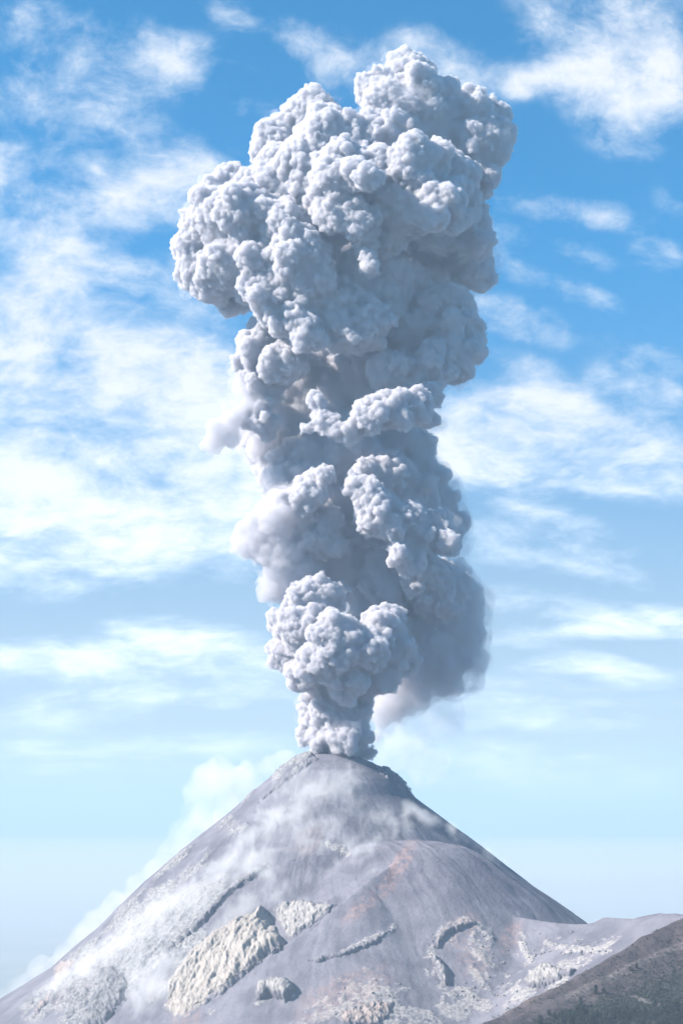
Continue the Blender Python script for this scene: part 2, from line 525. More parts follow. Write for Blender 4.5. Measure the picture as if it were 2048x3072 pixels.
def terrain_mat(name, ash_a, ash_b, lava_a, lava_b, scree_a, scree_b, pinkc):
    m, t, out = material(name)
    P = t.new('ShaderNodeNewGeometry').outputs['Position']
    b = t.new('ShaderNodeBsdfPrincipled')
    b.inputs['Roughness'].default_value = 0.95
    b.inputs['Specular IOR Level'].default_value = 0.1
    n1 = t.noise(P, 0.012, 6, .6)
    n2 = t.noise(P, 0.15, 5, .65)
    n3 = t.noise(P, 0.06, 4, .6)
    # streaks of paler dust that run down the slope from the vent
    ps = t.sep(P)
    az = t.m('ARCTAN2', t.m('SUBTRACT', ps[0], APEX.x), t.m('SUBTRACT', ps[1], APEX.y))
    rr = t.vm('LENGTH', t.vm('SUBTRACT', P, tuple(APEX)))
    st = t.noise(t.xyz(t.m('MULTIPLY', az, 60.0), t.m('MULTIPLY', rr, 0.0035), 0.0), 1.0, 6, .62)
    base = t.mix(t.rng(n1, .35, .68), ash_a, ash_b)
    base = t.mix(t.m('MULTIPLY', t.rng(st, .48, .70), .34), base, ash_b)
    base = t.mix(t.m('MULTIPLY', t.rng(t.noise(P, .25, 3, .7), .60, .72), .5), base, scree_a)
    pk = t.m('MULTIPLY', t.attr('pink').outputs['Fac'], t.rng(t.m('ADD', n3, t.m('MULTIPLY', st, .4)), .55, .85))
    base = t.mix(t.m('MULTIPLY', pk, .7), base, pinkc)
    lv = t.mix(t.rng(n2, .35, .66), lava_a, lava_b)
    base = t.mix(t.rng(t.m('ADD', t.attr('lava').outputs['Fac'], t.m('MULTIPLY', t.m('SUBTRACT', n2, .5), .9)), .2, .7), base, lv)
    sc = t.mix(t.rng(n2, .35, .65), scree_a, scree_b)
    sc = t.mix(t.m('MULTIPLY', pk, .6), sc, pinkc)
    base = t.mix(t.rng(t.m('ADD', t.attr('scree').outputs['Fac'], t.m('MULTIPLY', t.m('SUBTRACT', n2, .5), 1.1)), .22, .62), base, sc)
    t.l.new(base, b.inputs['Base Color'])
    bp = t.new('ShaderNodeBump')
    bp.inputs['Strength'].default_value = 0.9
    bp.inputs['Distance'].default_value = 3.0
    hgt = t.m('ADD', t.noise(P, 0.11, 8, .68), t.m('MULTIPLY', t.noise(P, .5, 4, .6), .25))
    t.l.new(hgt, bp.inputs['Height'])
    t.l.new(bp.outputs[0], b.inputs['Normal'])
    t.l.new(b.outputs[0], out.inputs['Surface'])
    return m


M_volcano = terrain_mat('volcanic ash ground', (.092, .090, .113), (.148, .145, .172), (.090, .092, .108), (.26, .255, .258), (.155, .15, .158), (.285, .27, .27), (.24, .165, .155))
vm_ = grid_mesh('volcano', span(-1060, 1150, 3.6, (-7500, 7500)), span(3290, 4680, 4.0, (2950, 9500)), h_full)
volcano = link('volcano', vm_, M_volcano)
tag(volcano, 'grey ash covered volcano cone with rock strewn flanks', 'volcano', kind='structure')

# ------------------------------------------------------------------ nearer forested slope, lower right
NEAR = [at(p[0], p[1] + 13, p[2]) for p in ((700, 3560, 2240), (1000, 3330, 2330), (1200, 3200, 2400), (1400, 3087, 2500), (1500, 3034, 2560), (1600, 2984, 2600), (1700, 2934, 2660), (1780, 2893, 2700), (1870, 2840, 2750), (1950, 2790, 2800), (2048, 2742, 2850), (2110, 2716, 2880), (2400, 2600, 2980), (3200, 2300, 3200))]
RIB = [(1420, 3110), (1560, 3045), (1700, 2985), (1800, 2938), (1900, 2890), (2060, 2822), (2300, 2720)]
TRAIL = [(1900, 2990), (1935, 3005), (1975, 3018), (2060, 3030)]


def h_near0(x, y):
    return ridge(x, y, NEAR, 0.50, 0.72, 14.0)


RIB3 = [on_surface(h_near0, px, py, 8.0, 1700, 3000) for px, py in RIB]


def h_near(x, y):
    h0 = h_near0(x, y)
    hr = ridge(x, y, RIB3, 0.50, 0.95, 10.0)
    h = smax(h0, hr, 8.0)
    h = h + 5 * fbm2(x / 90, y / 90, 4, .5, 111) + 2.6 * fbm2(x / 22, y / 22, 5, .62, 117)
    px, py = px_of(x, y, h)
    scrub = sstep(py - 0.0 - np.interp(px, [1400, 1560, 1700, 1800, 1900, 2060], [3200, 3075, 3020, 2990, 2965, 2900]), -30, 60)
    bare = .5 * sstep(dist_line(px, py, TRAIL) + 22 * fbm2(x / 26, y / 26, 4, .6, 131), 16, 0)
    bare = np.maximum(bare, .38 * sstep(dist_line(px, py, [(1700, 2992), (1800, 2947), (1920, 2885), (2060, 2832)]) + 20 * fbm2(x / 40, y / 40, 3, .6, 133), 26, 4))
    return h, scrub * (1 - bare), bare, blob(px, py, 1560, 3010, 120, 14, -24)


M_near = terrain_mat('dark scrubby slope', (.040, .033, .037), (.066, .055, .060), (.016, .021, .020), (.032, .034, .031), (.085, .078, .078), (.125, .116, .114), (.10, .078, .074))
nm_ = grid_mesh('hillside', span(150, 800, 2.6, (-900, 2600)), span(2250, 2920, 2.8, (1200, 3240)), h_near)
near = link('hillside', nm_, M_near)
tag(near, kind='structure')

# ------------------------------------------------------------------ ground to the horizon
xs = span(-9000, 9000, 1500, (-190000, 190000), 1.5); ys = span(-3000, 15000, 1500, (-60000, 260000), 1.5)


def h_ground(x, y):
    return (-1750 + 60 * fbm2(x / 6000, y / 6000, 4, .5, 201),)


m, t, out = material('hazy lowland')
P = t.new('ShaderNodeNewGeometry').outputs['Position']
b = t.new('ShaderNodeBsdfDiffuse')
t.l.new(t.mix(t.rng(t.noise(P, .0006, 8, .6), .4, .62), (.10, .13, .09), (.17, .18, .14)), b.inputs['Color'])
t.l.new(b.outputs[0], out.inputs['Surface'])
ground = link('ground', grid_mesh('ground', xs, ys, h_ground), m)
tag(ground, kind='structure')
# ------------------------------------------------------------------ rock outcrops, boulders
def surf_np(PX, PY, hf, y0=2300, y1=5000, n=110):
    """Vectorised on_surface for arrays of pixels (ground without its fine detail)."""
    u = (PX - 1024.0) / F_PX; v = (1536.0 - PY) / F_PX
    fy = math.cos(PITCH) - v * math.sin(PITCH); fz = math.sin(PITCH) + v * math.cos(PITCH)
    sx, sz = u / fy, fz / fy
    hit = np.full(PX.shape, float(y1)); done = np.zeros(PX.shape, bool)
    for Y in np.linspace(y0, y1, n):
        below = (sz * Y - hf(sx * Y, np.full(PX.shape, Y))) < 0
        new = below & ~done
        hit[new] = Y; done |= below
    lo, hi = hit - (y1 - y0) / (n - 1), hit.copy()
    for _ in range(14):
        mid = (lo + hi) / 2
        b_ = (sz * mid - hf(sx * mid, mid)) < 0
        hi = np.where(b_, mid, hi); lo = np.where(b_, lo, mid)
    return np.stack([sx * hi, hi, sz * hi], -1)


def h_mid(x, y):
    return smax(h_base(x, y), ridge(x, y, APRON, 0.60, 1.0, 7.0), 4.0)


def inside_dist(px, py, poly):
    c = np.zeros(px.shape, bool)
    n = len(poly)
    for i in range(n):
        (x1, y1), (x2, y2) = poly[i], poly[(i + 1) % n]
        cond = ((y1 > py) != (y2 > py)) & (px < (x2 - x1) * (py - y1) / (y2 - y1 + 1e-9) + x1)
        c ^= cond
    dl = dist_line(px, py, list(poly) + [poly[0]])
    return np.where(c, dl, -dl)


def rock_mat(name, ca, cb, cc, scale=.05):
    m, t, out = material(name)
    P = t.new('ShaderNodeNewGeometry').outputs['Position']
    b = t.new('ShaderNodeBsdfPrincipled')
    b.inputs['Roughness'].default_value = .93
    b.inputs['Specular IOR Level'].default_value = .12
    c = t.mix(t.rng(t.noise(P, scale, 6, .6), .36, .64), ca, cb)
    c = t.mix(t.m('MULTIPLY', t.rng(t.noise(P, scale * 4.2, 5, .65), .55, .72), .75), c, cc)
    n0 = t.noise(P, .07, 6, .65)
    c = t.mix(t.rng(t.m('ADD', t.attr('bare').outputs['Fac'], t.m('MULTIPLY', t.m('SUBTRACT', n0, .5), 1.5)), .15, .62), (.125, .122, .145), c)
    t.l.new(c, b.inputs['Base Color'])
    bp = t.new('ShaderNodeBump')
    bp.inputs['Strength'].default_value = 1.0; bp.inputs['Distance'].default_value = 2.5
    t.l.new(t.noise(P, .22, 8, .7), bp.inputs['Height'])
    t.l.new(bp.outputs[0], b.inputs['Normal'])
    t.l.new(b.outputs[0], out.inputs['Surface'])
    return m


M_cream = rock_mat('cream weathered rock', (.225, .205, .192), (.295, .275, .258), (.15, .135, .137))
M_pale = rock_mat('pale ash dusted rock', (.185, .178, .182), (.275, .262, .258), (.13, .125, .135))
M_pink = rock_mat('pinkish fractured rock', (.205, .166, .158), (.265, .232, .224), (.145, .118, .12))
M_dark = rock_mat('dark blocky lava', (.085, .088, .10), (.17, .17, .18), (.26, .255, .255))


def outcrop(label, poly, mat, lift, rise, flute, seed, step=2.2, ang=60.0, edge=1.0, gain=None, group=None, name='rock_outcrop', cat='rock outcrop'):
    """A mass of rock standing out of the slope inside the outline poly; rise = how soon it lifts from its edge, flute = (size along, size across, depth)."""
    xs_ = np.arange(min(p[0] for p in poly) - 6, max(p[0] for p in poly) + 6, step)
    ys_ = np.arange(min(p[1] for p in poly) - 6, max(p[1] for p in poly) + 6, step)
    PX, PY = np.meshgrid(xs_, ys_)
    dl = inside_dist(PX, PY, poly) + 9.0 * fbm2(PX / 22, PY / 22, 5, .62, seed)
    base = surf_np(PX, PY, h_mid)
    a = R(ang); c_, s_ = math.cos(a), math.sin(a)
    U = (PX * c_ - PY * s_); V = (PX * s_ + PY * c_)         # U runs along the flutes
    w1 = 8 * fbm2(PX / 40, PY / 40, 3, .5, seed + 5)
    fl = fbm2(U / flute[0] , (V + w1) / flute[1], 4, .58, seed + 9, True)
    fr = fbm2(PX / 13, PY / 13, 4, .62, seed + 14)
    body = 1 - np.exp(-np.maximum(dl, 0) / rise)
    big = fbm2(U / (flute[0] * 1.7) + 3.1, (V + w1) / (flute[1] * 3.2), 3, .5, seed + 21, True)
    L = lift * body * (1.0 if gain is None else gain(PX, PY)) + np.minimum(body * 2, 1) * (flute[2] * (.55 * fl + .95 * big - .2) + flute[2] * .38 * fr)
    L = np.where(dl > 0, L, np.maximum(dl * 1.6, -9.0)) - 2.0
    nrm = np.array([-.18, -.76, .62]); nrm /= np.linalg.norm(nrm)
    V3 = base + nrm * L[..., None]
    keep = dl > -5.0
    ny, nx = PX.shape
    i = np.arange(nx * ny).reshape(ny, nx)
    f = np.stack([i[:-1, :-1], i[1:, :-1], i[1:, 1:], i[:-1, 1:]], -1)
    kf = keep[:-1, :-1] & keep[1:, :-1] & keep[1:, 1:] & keep[:-1, 1:]
    # no faces across a jump from one ridge to the one behind it
    jump = np.abs(np.diff(base[..., 1], axis=0))[:, :-1] < 60
    f = f[kf & jump]
    used = np.unique(f)
    rm = np.full(nx * ny, -1); rm[used] = np.arange(len(used))
    me = mesh_np(name, V3.reshape(-1, 3)[used], rm[f])
    ba = me.attributes.new('bare', 'FLOAT', 'POINT')
    ba.data.foreach_set('value', (np.clip(dl, 0, 26) / 26 * 1.1).reshape(-1)[used].astype(np.float32))
    o = link(name, me, mat, smooth=False)
    tag(o, label, cat, group)
    return o


CLIFF = [(786, 2716), (806, 2738), (822, 2770), (838, 2800), (862, 2832), (800, 2876), (750, 2916), (700, 2956), (640, 3000), (590, 3040), (556, 3060), (520, 3052), (488, 3026), (500, 2985), (492, 2958), (528, 2905), (545, 2880), (585, 2836), (640, 2796), (715, 2752), (760, 2738)]
outcrop('large cream fluted cliff with a pointed top and a shadowed right face', CLIFF, M_cream, 24, 26, (75, 17, 14), 301,
        gain=lambda x, y: .45 + 1.25 * sstep((x - 560) * .7 - (y - 2900) * .55, -60, 190), name='cliff', cat='cliff')
outcrop('pale fan of fluted rock right of the cream cliff', [(815, 2722), (850, 2700), (905, 2698), (955, 2706), (1010, 2712), (985, 2745), (930, 2780), (868, 2826), (842, 2790), (826, 2756)], M_pale, 7, 14, (40, 11, 9), 311, ang=70)
outcrop('rounded pale block jutting from the ash below the cliff', [(764, 2972), (775, 2952), (800, 2942), (835, 2936), (868, 2940), (884, 2958), (890, 2978), (872, 2990), (856, 3010), (838, 2998), (812, 2986), (790, 3002), (768, 2998)], M_pale, 30, 9, (22, 9, 5), 321)
outcrop('dark blocky lava tongue on the lower left flank', [(300, 2905), (350, 2898), (385, 2935), (398, 2968), (372, 3005), (335, 3045), (305, 3080), (215, 3080), (262, 3018), (290, 2965)], M_dark, 16, 12, (30, 18, 11), 331, ang=45)
outcrop('small dark crag beside the steam lane above the cliff', [(492, 2838), (520, 2822), (536, 2838), (530, 2858), (505, 2876), (496, 2862)], M_dark, 12, 8, (18, 10, 7), 341)
outcrop('pinkish arched scarp on the front slope', [(1300, 2838), (1312, 2802), (1340, 2782), (1375, 2764), (1410, 2756), (1432, 2762), (1430, 2778), (1396, 2784), (1360, 2796), (1334, 2814), (1316, 2842)], M_pink, 12, 7, (14, 9, 5), 351)
outcrop('pale crag hanging below the pink scarp, with a dark right side', [(1290, 2862), (1310, 2868), (1330, 2885), (1342, 2905), (1346, 2930), (1338, 2958), (1320, 2930), (1306, 2900), (1296, 2884)], M_pale, 16, 7, (16, 8, 5), 361)
outcrop('white rock buttress above the dark scrubby slope', [(1565, 2948), (1582, 2915), (1620, 2893), (1650, 2895), (1690, 2912), (1730, 2908), (1745, 2898), (1700, 2930), (1660, 2954), (1620, 2968), (1585, 2966)], M_pale, 20, 9, (18, 9, 6), 371, ang=80)
outcrop('cracked pink grey rock rim at the far left of the cone', [(160, 2902), (180, 2880), (205, 2880), (240, 2870), (232, 2905), (200, 2935), (168, 2985), (120, 3048), (95, 3040), (130, 2990), (158, 2960)], M_pink, 12, 10, (18, 10, 7), 381)
outcrop('long low rubble rib across the front slope', [(918, 2880), (960, 2868), (1010, 2858), (1060, 2840), (1110, 2818), (1160, 2792), (1186, 2790), (1150, 2816), (1100, 2842), (1050, 2862), (1000, 2874), (950, 2886)], M_pale, 8, 6, (10, 8, 5), 391)
outcrop('grey lava rim at the summit, left of the vent', [(880, 2300), (905, 2278), (940, 2268), (968, 2272), (940, 2290), (905, 2312), (860, 2345), (800, 2392), (770, 2412), (800, 2376), (850, 2330)], M_dark, 7, 6, (14, 9, 5), 401)
outcrop('broken grey lava rim at the summit, right of the vent', [(1110, 2288), (1150, 2302), (1190, 2326), (1215, 2344), (1232, 2372), (1214, 2372), (1185, 2352), (1150, 2326)], M_dark, 9, 6, (14, 9, 6), 411)
outcrop('dark rocky levee running down the left flank to the crag', [(800, 2596), (806, 2606), (764, 2632), (706, 2672), (656, 2720), (618, 2764), (584, 2800), (540, 2838), (524, 2832), (572, 2786), (606, 2750), (644, 2706), (696, 2660), (756, 2620)], M_dark, 13, 5, (12, 9, 6), 421)
outcrop('rubble shelf at the foot of the front slope', [(1020, 3034), (1060, 3018), (1120, 3004), (1180, 3004), (1190, 3024), (1160, 3060), (1140, 3080), (1030, 3080), (1010, 3056)], M_pink, 10, 9, (16, 10, 8), 431)


def boulder_mesh(seed):
    v, f = ICO[3]
    rnd = np.random.default_rng(seed)
    v = v.copy()
    for _ in range(9):
        d_ = rnd.normal(size=3); d_ /= np.linalg.norm(d_)
        k = rnd.uniform(.55, .85)
        s_ = v @ d_
        v -= np.maximum(s_ - k, 0)[:, None] * d_
    v *= np.array([1, rnd.uniform(.8, 1.1), rnd.uniform(.6, .85)])
    v += .06 * rnd.normal(size=v.shape) * .5
    me = mesh_np('boulder', v, f)
    ba = me.attributes.new('bare', 'FLOAT', 'POINT')
    ba.data.foreach_set('value', np.full(len(v), .55, np.float32))
    return me


ICO = {}


def ico(sub):
    import bmesh
    bm = bmesh.new()
    bmesh.ops.create_icosphere(bm, subdivisions=sub, radius=1.0)
    bm.verts.ensure_lookup_table()
    v = np.array([q.co[:] for q in bm.verts]); f = np.array([[q.index for q in p.verts] for p in bm.faces])
    bm.free()
    return v, f


for k_ in (1, 2, 3):
    ICO[k_] = ico(k_)

BM = [boulder_mesh(500 + i) for i in range(6)]
for q in BM:
    q.materials.append(M_pale)


def boulders(sites, size, label, group, jitter=0, n=1, seed=1):
    rnd = np.random.default_rng(seed)
    px = np.repeat(np.array([s[0] for s in sites], float), n); py = np.repeat(np.array([s[1] for s in sites], float), n)
    px += rnd.normal(size=px.shape) * jitter; py += rnd.normal(size=py.shape) * jitter * .6
    pts = surf_np(px, py, lambda x, y: h_full(x, y, True)[0])
    for p in pts:
        o = bpy.data.objects.new('boulder', BM[rnd.integers(0, 6)])
        S.collection.objects.link(o)
        s = rnd.uniform(*size) * .66
        o.location = (p[0], p[1], p[2] + s * .25); o.scale = (s, s, s)
        o.rotation_euler = (rnd.uniform(-.4, .4), rnd.uniform(-.4, .4), rnd.uniform(0, 6.28))
        tag(o, label, 'boulder', group)


boulders([(1640 + i * 15, 2826 + 6 * math.sin(i)) for i in range(12)], (2.2, 5.0), 'pale boulder in the upper row of rubble under the saddle', 'boulders of the upper rubble row under the saddle', 7, 2, 601)
boulders([(1600 + i * 15, 2858 + 5 * math.sin(i * 1.3)) for i in range(15)], (2.2, 6.0), 'pale boulder in the lower row of rubble under the saddle', 'boulders of the lower rubble row under the saddle', 7, 2, 602)
boulders([(1714, 2797)], (6.5, 6.6), 'lone larger boulder standing on bare ash just under the saddle', None, 0, 1, 603)
boulders([(1560 + i * 5, 2822 + i * 8) for i in range(9)], (2, 4.5), 'pale boulder in a chain rolling down left of the buttress', 'boulders in a chain left of the white buttress', 4, 2, 604)
boulders([(1600, 2790), (1620, 2800), (1640, 2808)], (2, 3.4), 'small stone in a short line on the bare ash', 'stones in a short line under the saddle', 3, 2, 605)
boulders([(1290, 2790 + i * 9) for i in range(9)], (1.8, 4), 'small pale boulder beside the pink arched scarp', 'boulders left of the pink scarp', 7, 2, 606)
boulders([(1440 + i * 6, 2790 + i * 10) for i in range(12)], (2, 5), 'pale boulder in the gully right of the pink scarp', 'boulders in the gully right of the pink scarp', 12, 2, 607)
boulders([(1370 + (i % 6) * 32, 2960 + (i // 6) * 30) for i in range(18)], (2, 5.5), 'pale block strewn over the lower front slope', 'blocks strewn over the lower front slope', 16, 3, 608)
boulders([(1020 + (i % 6) * 34, 2950 + (i // 6) * 34) for i in range(18)], (1.8, 4.5), 'small pale stone strewn above the rubble shelf', 'stones strewn above the rubble shelf', 16, 2, 609)
boulders([(960, 2530), (985, 2536), (1005, 2548), (1020, 2556), (1030, 2565), (880, 2580), (900, 2592), (925, 2596)], (2.4, 5), 'pale stone in the band high on the front of the cone', 'stones in the band high on the front of the cone', 6, 2, 610)

# ------------------------------------------------------------------ trees and scrub on the near slope
M_leaf, t, out = material('dark conifer needles')
b = t.new('ShaderNodeBsdfPrincipled'); b.inputs['Roughness'].default_value = .9
P = t.new('ShaderNodeNewGeometry').outputs['Position']
t.l.new(t.mix(t.rng(t.noise(P, .5, 4, .6), .35, .65), (.006, .013, .012), (.016, .026, .021)), b.inputs['Base Color'])
t.l.new(b.outputs[0], out.inputs['Surface'])
M_bark, t, out = material('grey bark')
b = t.new('ShaderNodeBsdfPrincipled'); b.inputs['Roughness'].default_value = .9
P = t.new('ShaderNodeNewGeometry').outputs['Position']
t.l.new(t.mix(t.noise(P, 2.0, 3, .6), (.05, .042, .036), (.11, .095, .085)), b.inputs['Base Color'])
t.l.new(b.outputs[0], out.inputs['Surface'])
M_scrub, t, out = material('dry scrub')
b = t.new('ShaderNodeBsdfPrincipled'); b.inputs['Roughness'].default_value = .95
P = t.new('ShaderNodeNewGeometry').outputs['Position']
t.l.new(t.mix(t.rng(t.noise(P, .08, 4, .6), .38, .62), (.018, .025, .021), (.048, .048, .042)), b.inputs['Base Color'])
t.l.new(b.outputs[0], out.inputs['Surface'])


def clump_np(rnd, c, s, n):
    """n leaf-sized three-sided faces round c."""
    p = c + rnd.normal(size=(n, 1, 3)) * s * .5
    tri = p + rnd.normal(size=(n, 3, 3)) * s * .42
    return tri.reshape(-1, 3)


def tree_meshes(seed, h, w, kind):
    rnd = np.random.default_rng(seed)
    tri = []
    for k in range(46):
        u = rnd.uniform(.12, 1.0)
        r = w * ((1 - u) ** .8 * .95 + .05) if kind == 0 else w * math.sqrt(max(0.02, 1 - (2 * u - 1.05) ** 2)) * .9
        a = rnd.uniform(0, 6.283); q = r * math.sqrt(rnd.uniform(.1, 1)) * rnd.uniform(.7, 1.15)
        tri.append(clump_np(rnd, np.array([q * math.cos(a), q * math.sin(a), u * h]), h * .13, 16))
    tri = np.concatenate(tri)
    crown = mesh_np('crown', tri, np.arange(len(tri)).reshape(-1, 3)); crown.materials.append(M_leaf)
    n = 7; vs = []; prof_ = [(0, .030), (.3, .022), (.65, .014), (.95, .004)]
    for (u, r) in prof_:
        for j in range(n):
            a = j * 6.283 / n
            vs.append((r * h * math.cos(a) + .02 * h * math.sin(u * 5), r * h * math.sin(a), u * h - .06 * h))
    fs = [(i * n + j, i * n + (j + 1) % n, (i + 1) * n + (j + 1) % n, (i + 1) * n + j) for i in range(len(prof_) - 1) for j in range(n)]
    trunk = mesh_np('trunk', vs, fs); trunk.materials.append(M_bark)
    return crown, trunk


TM = [tree_meshes(700 + i, 1.0, (.24, .28, .42, .36)[i], (0, 0, 1, 1)[i]) for i in range(4)]


def plant(name, p, h, k, label, cat, group=None, rz=0.0):
    o = bpy.data.objects.new(name, None)
    S.collection.objects.link(o)
    o.location = p; o.scale = (h, h, h); o.rotation_euler = (0, 0, rz)
    tag(o, label, cat, group)
    for nm, me in (('crown', TM[k][0]), ('trunk', TM[k][1])):
        c = bpy.data.objects.new(nm, me)
        S.collection.objects.link(c)
        c.parent = o


HN = lambda x, y: h_near(x, y)[0]
SINGLE = [(1787, 2984, 11.5, 0, 'dark conifer standing alone on the rib, tallest of the lone trees'), (1741, 3017, 10.5, 0, 'dark conifer just below and left of the tallest lone tree'),
          (1810, 2980, 7, 2, 'small round tree just right of the tallest lone tree'), (1685, 3046, 7.5, 2, 'round dark tree above the left end of the thicket'),
          (1662, 3058, 8.5, 0, 'narrow conifer between the round tree and the leaning one'), (1619, 3074, 11, 2, 'broad dark tree at the bottom edge, leftmost of the trees'),
          (1645, 3046, 7, 3, 'dark bushy tree in the gully left of the round tree'), (1890, 2914, 6, 2, 'small tree high on the rib, the left one of a pair'), (1908, 2906, 6, 3, 'small tree high on the rib, the right one of a pair')]
rnd = np.random.default_rng(77)
pts = surf_np(np.array([s[0] for s in SINGLE], float), np.array([s[1] for s in SINGLE], float), HN, 2000, 3100, 60)
for s, p in zip(SINGLE, pts):
    plant('pine_tree' if s[3] < 2 else 'tree', p, s[2] * 1.25, s[3], s[4], 'tree', None, rnd.uniform(0, 6))
tx = np.concatenate([rnd.uniform(1680, 1880, 80), rnd.uniform(1850, 2060, 70), rnd.uniform(1960, 2060, 20)]); ty = np.concatenate([rnd.uniform(3030, 3084, 80), rnd.uniform(3036, 3090, 70), rnd.uniform(3020, 3052, 20)])
ty = np.maximum(ty, 3070 - (tx - 1650) * .35)
pts = surf_np(tx, ty, HN, 2000, 3100, 60)
for p in pts:
    k = int(rnd.integers(0, 4))
    plant('pine_tree' if k < 2 else 'tree', p, rnd.uniform(9, 14), k, 'dark tree packed among others in the thicket along the bottom right edge', 'tree', 'trees of the thicket along the bottom edge', rnd.uniform(0, 6))

n = 14000
px_ = rnd.uniform(1420, 2070, n); py_ = rnd.uniform(2740, 3080, n)
ok = (py_ > np.interp(px_, [1400, 1500, 1600, 1700, 1780, 1870, 1950, 2060], [3090, 3040, 2990, 2940, 2900, 2848, 2798, 2745]))
dens = np.clip((py_ - np.interp(px_, [1420, 1650, 1750, 1900, 2060], [3120, 3030, 2985, 2915, 2850])) / 90 + .3, .2, 1.0)
cl = fbm2(px_ / 38, py_ / 22, 4, .6, 811)
ok &= (rnd.uniform(0, 1, n) < dens * (.75 + 1.2 * cl)) & (dist_line(px_, py_, TRAIL) > 7)
px_, py_ = px_[ok], py_[ok]
pts = surf_np(px_, py_, HN, 2000, 3100, 60)
tri = [clump_np(rnd, p + np.array([0, 0, .8]), s * np.array([1, 1, .7]), 16) for p, s in zip(pts, rnd.uniform(.9, 2.2, len(pts)) * (1 + .8 * np.clip(dens[ok] - .5, 0, .5)))]
tri = np.concatenate(tri)
scrub = link('scrub', mesh_np('scrub', tri, np.arange(len(tri)).reshape(-1, 3)), M_scrub, smooth=False)
tag(scrub, kind='stuff')
# ------------------------------------------------------------------ eruption column
DEPTH = APEX.y + 40.0


def spheres_mesh(name, C, Rr):
    vs, fs, off = [], [], 0
    for sub, lo, hi in ((3, 60, 1e9), (2, 14, 60), (1, 0, 14)):
        sel = (Rr >= lo) & (Rr < hi)
        if not sel.any():
            continue
        v, f = ICO[sub]
        c, r = C[sel], Rr[sel]
        V = (v[None] * r[:, None, None] + c[:, None, :]).reshape(-1, 3)
        Fq = (f[None] + (np.arange(len(c)) * len(v))[:, None, None]).reshape(-1, 3) + off
        vs.append(V); fs.append(Fq); off += len(V)
    return mesh_np(name, np.concatenate(vs), np.concatenate(fs))


def billow_group(name, layers, wobble):
    """Geometry nodes that swell a surface into rounded billows, coarse to fine."""
    ng = bpy.data.node_groups.new(name, 'GeometryNodeTree')
    ng.interface.new_socket('Geometry', in_out='INPUT', socket_type='NodeSocketGeometry')
    ng.interface.new_socket('Geometry', in_out='OUTPUT', socket_type='NodeSocketGeometry')
    t = NT(ng)
    gi = t.new('NodeGroupInput'); go = t.new('NodeGroupOutput')
    cur = gi.outputs[0]
    for k, (lam, amp) in enumerate(layers):
        pos = t.new('GeometryNodeInputPosition').outputs[0]
        nor = t.new('GeometryNodeInputNormal').outputs[0]
        nz_ = t.noise(pos, 1.0 / (lam * 1.6), 2.0, .5, out=1)
        p2 = t.vm('ADD', pos, t.vm('SCALE', t.vm('SUBTRACT', nz_, (.5, .5, .5)), scale=lam * wobble))
        dist = t.voro(p2, 1.0 / lam, 'F1')
        bump = t.m('SUBTRACT', 0.45, t.m('MULTIPLY', t.m('POWER', dist, 1.7), 1.25))
        big = t.noise(pos, 1.0 / (lam * 3.0 + 45), 2.0, .5)
        am = t.m('MULTIPLY', bump, t.rng(big, .34, .62, amp * (.75 if k == 0 else .32), amp * 1.5))
        sp = t.new('GeometryNodeSetPosition')
        t.l.new(cur, sp.inputs['Geometry'])
        t.l.new(t.vm('SCALE', nor, scale=am), sp.inputs['Offset'])
        cur = sp.outputs[0]
    t.l.new(cur, go.inputs[0])
    return ng


def puffs(P, seed, bud=10, rr=(.30, .52), squash=0.8, grand=0):
    """World spheres for hand-placed billows P = (x, y, r, toward viewer), each with smaller billows budding off it."""
    rnd = np.random.default_rng(seed)
    C, Q = [], []
    for (x, y, r, dpt) in P:
        k = 2048 / 1568.0
        c = at(x * k, y * k, DEPTH - dpt * k * 2.1)
        s = c.y / F_PX / math.cos(PITCH) * .98 * k
        C.append(np.array(c)); Q.append(r * s)
    C = np.array(C); Q = np.array(Q)
    allC, allQ = [C], [Q * .92]
    cc, qq = C, Q
    for lev, n in ((0, bud), (1, grand)):
        if not n:
            break
        d_ = rnd.normal(size=(len(cc), n, 3)); d_ /= np.linalg.norm(d_, axis=-1, keepdims=True)
        r2 = qq[:, None] * rnd.uniform(rr[0], rr[1], (len(cc), n))
        c2 = cc[:, None, :] + d_ * (qq[:, None] * .92 - r2 * .35)[..., None]
        cc, qq = c2.reshape(-1, 3), r2.reshape(-1)
        allC.append(cc); allQ.append(qq)
    return np.concatenate(allC), np.concatenate(allQ)


def smoke_body(name, P, seed, mat, voxel, layers, wobble=.8, bud=12, rr=(.22, .54), parent=None, grand=0, smooth=2):
    C, Q = puffs(P, seed, bud, rr, grand=grand)
    me = spheres_mesh(name, C, Q)
    o = link(name, me, mat, parent)
    md = o.modifiers.new('merge', 'REMESH')
    md.mode = 'VOXEL'; md.voxel_size = voxel; md.use_smooth_shade = True
    if smooth:
        sm = o.modifiers.new('soften', 'SMOOTH'); sm.factor = .5; sm.iterations = smooth
    cut = max(1, len(layers) - 2)
    for nm_, ly_ in (('large billows', layers[:cut]), ('small billows', layers[cut:])):
        gn = o.modifiers.new(nm_, 'NODES')
        gn.node_group = billow_group(name + ' ' + nm_, ly_, wobble)
        rm_ = o.modifiers.new('merge ' + nm_, 'REMESH')      # closes the folds the swelling leaves
        rm_.mode = 'VOXEL'; rm_.voxel_size = voxel * (.92 if nm_ == 'small billows' else 1.0); rm_.use_smooth_shade = True
    return o


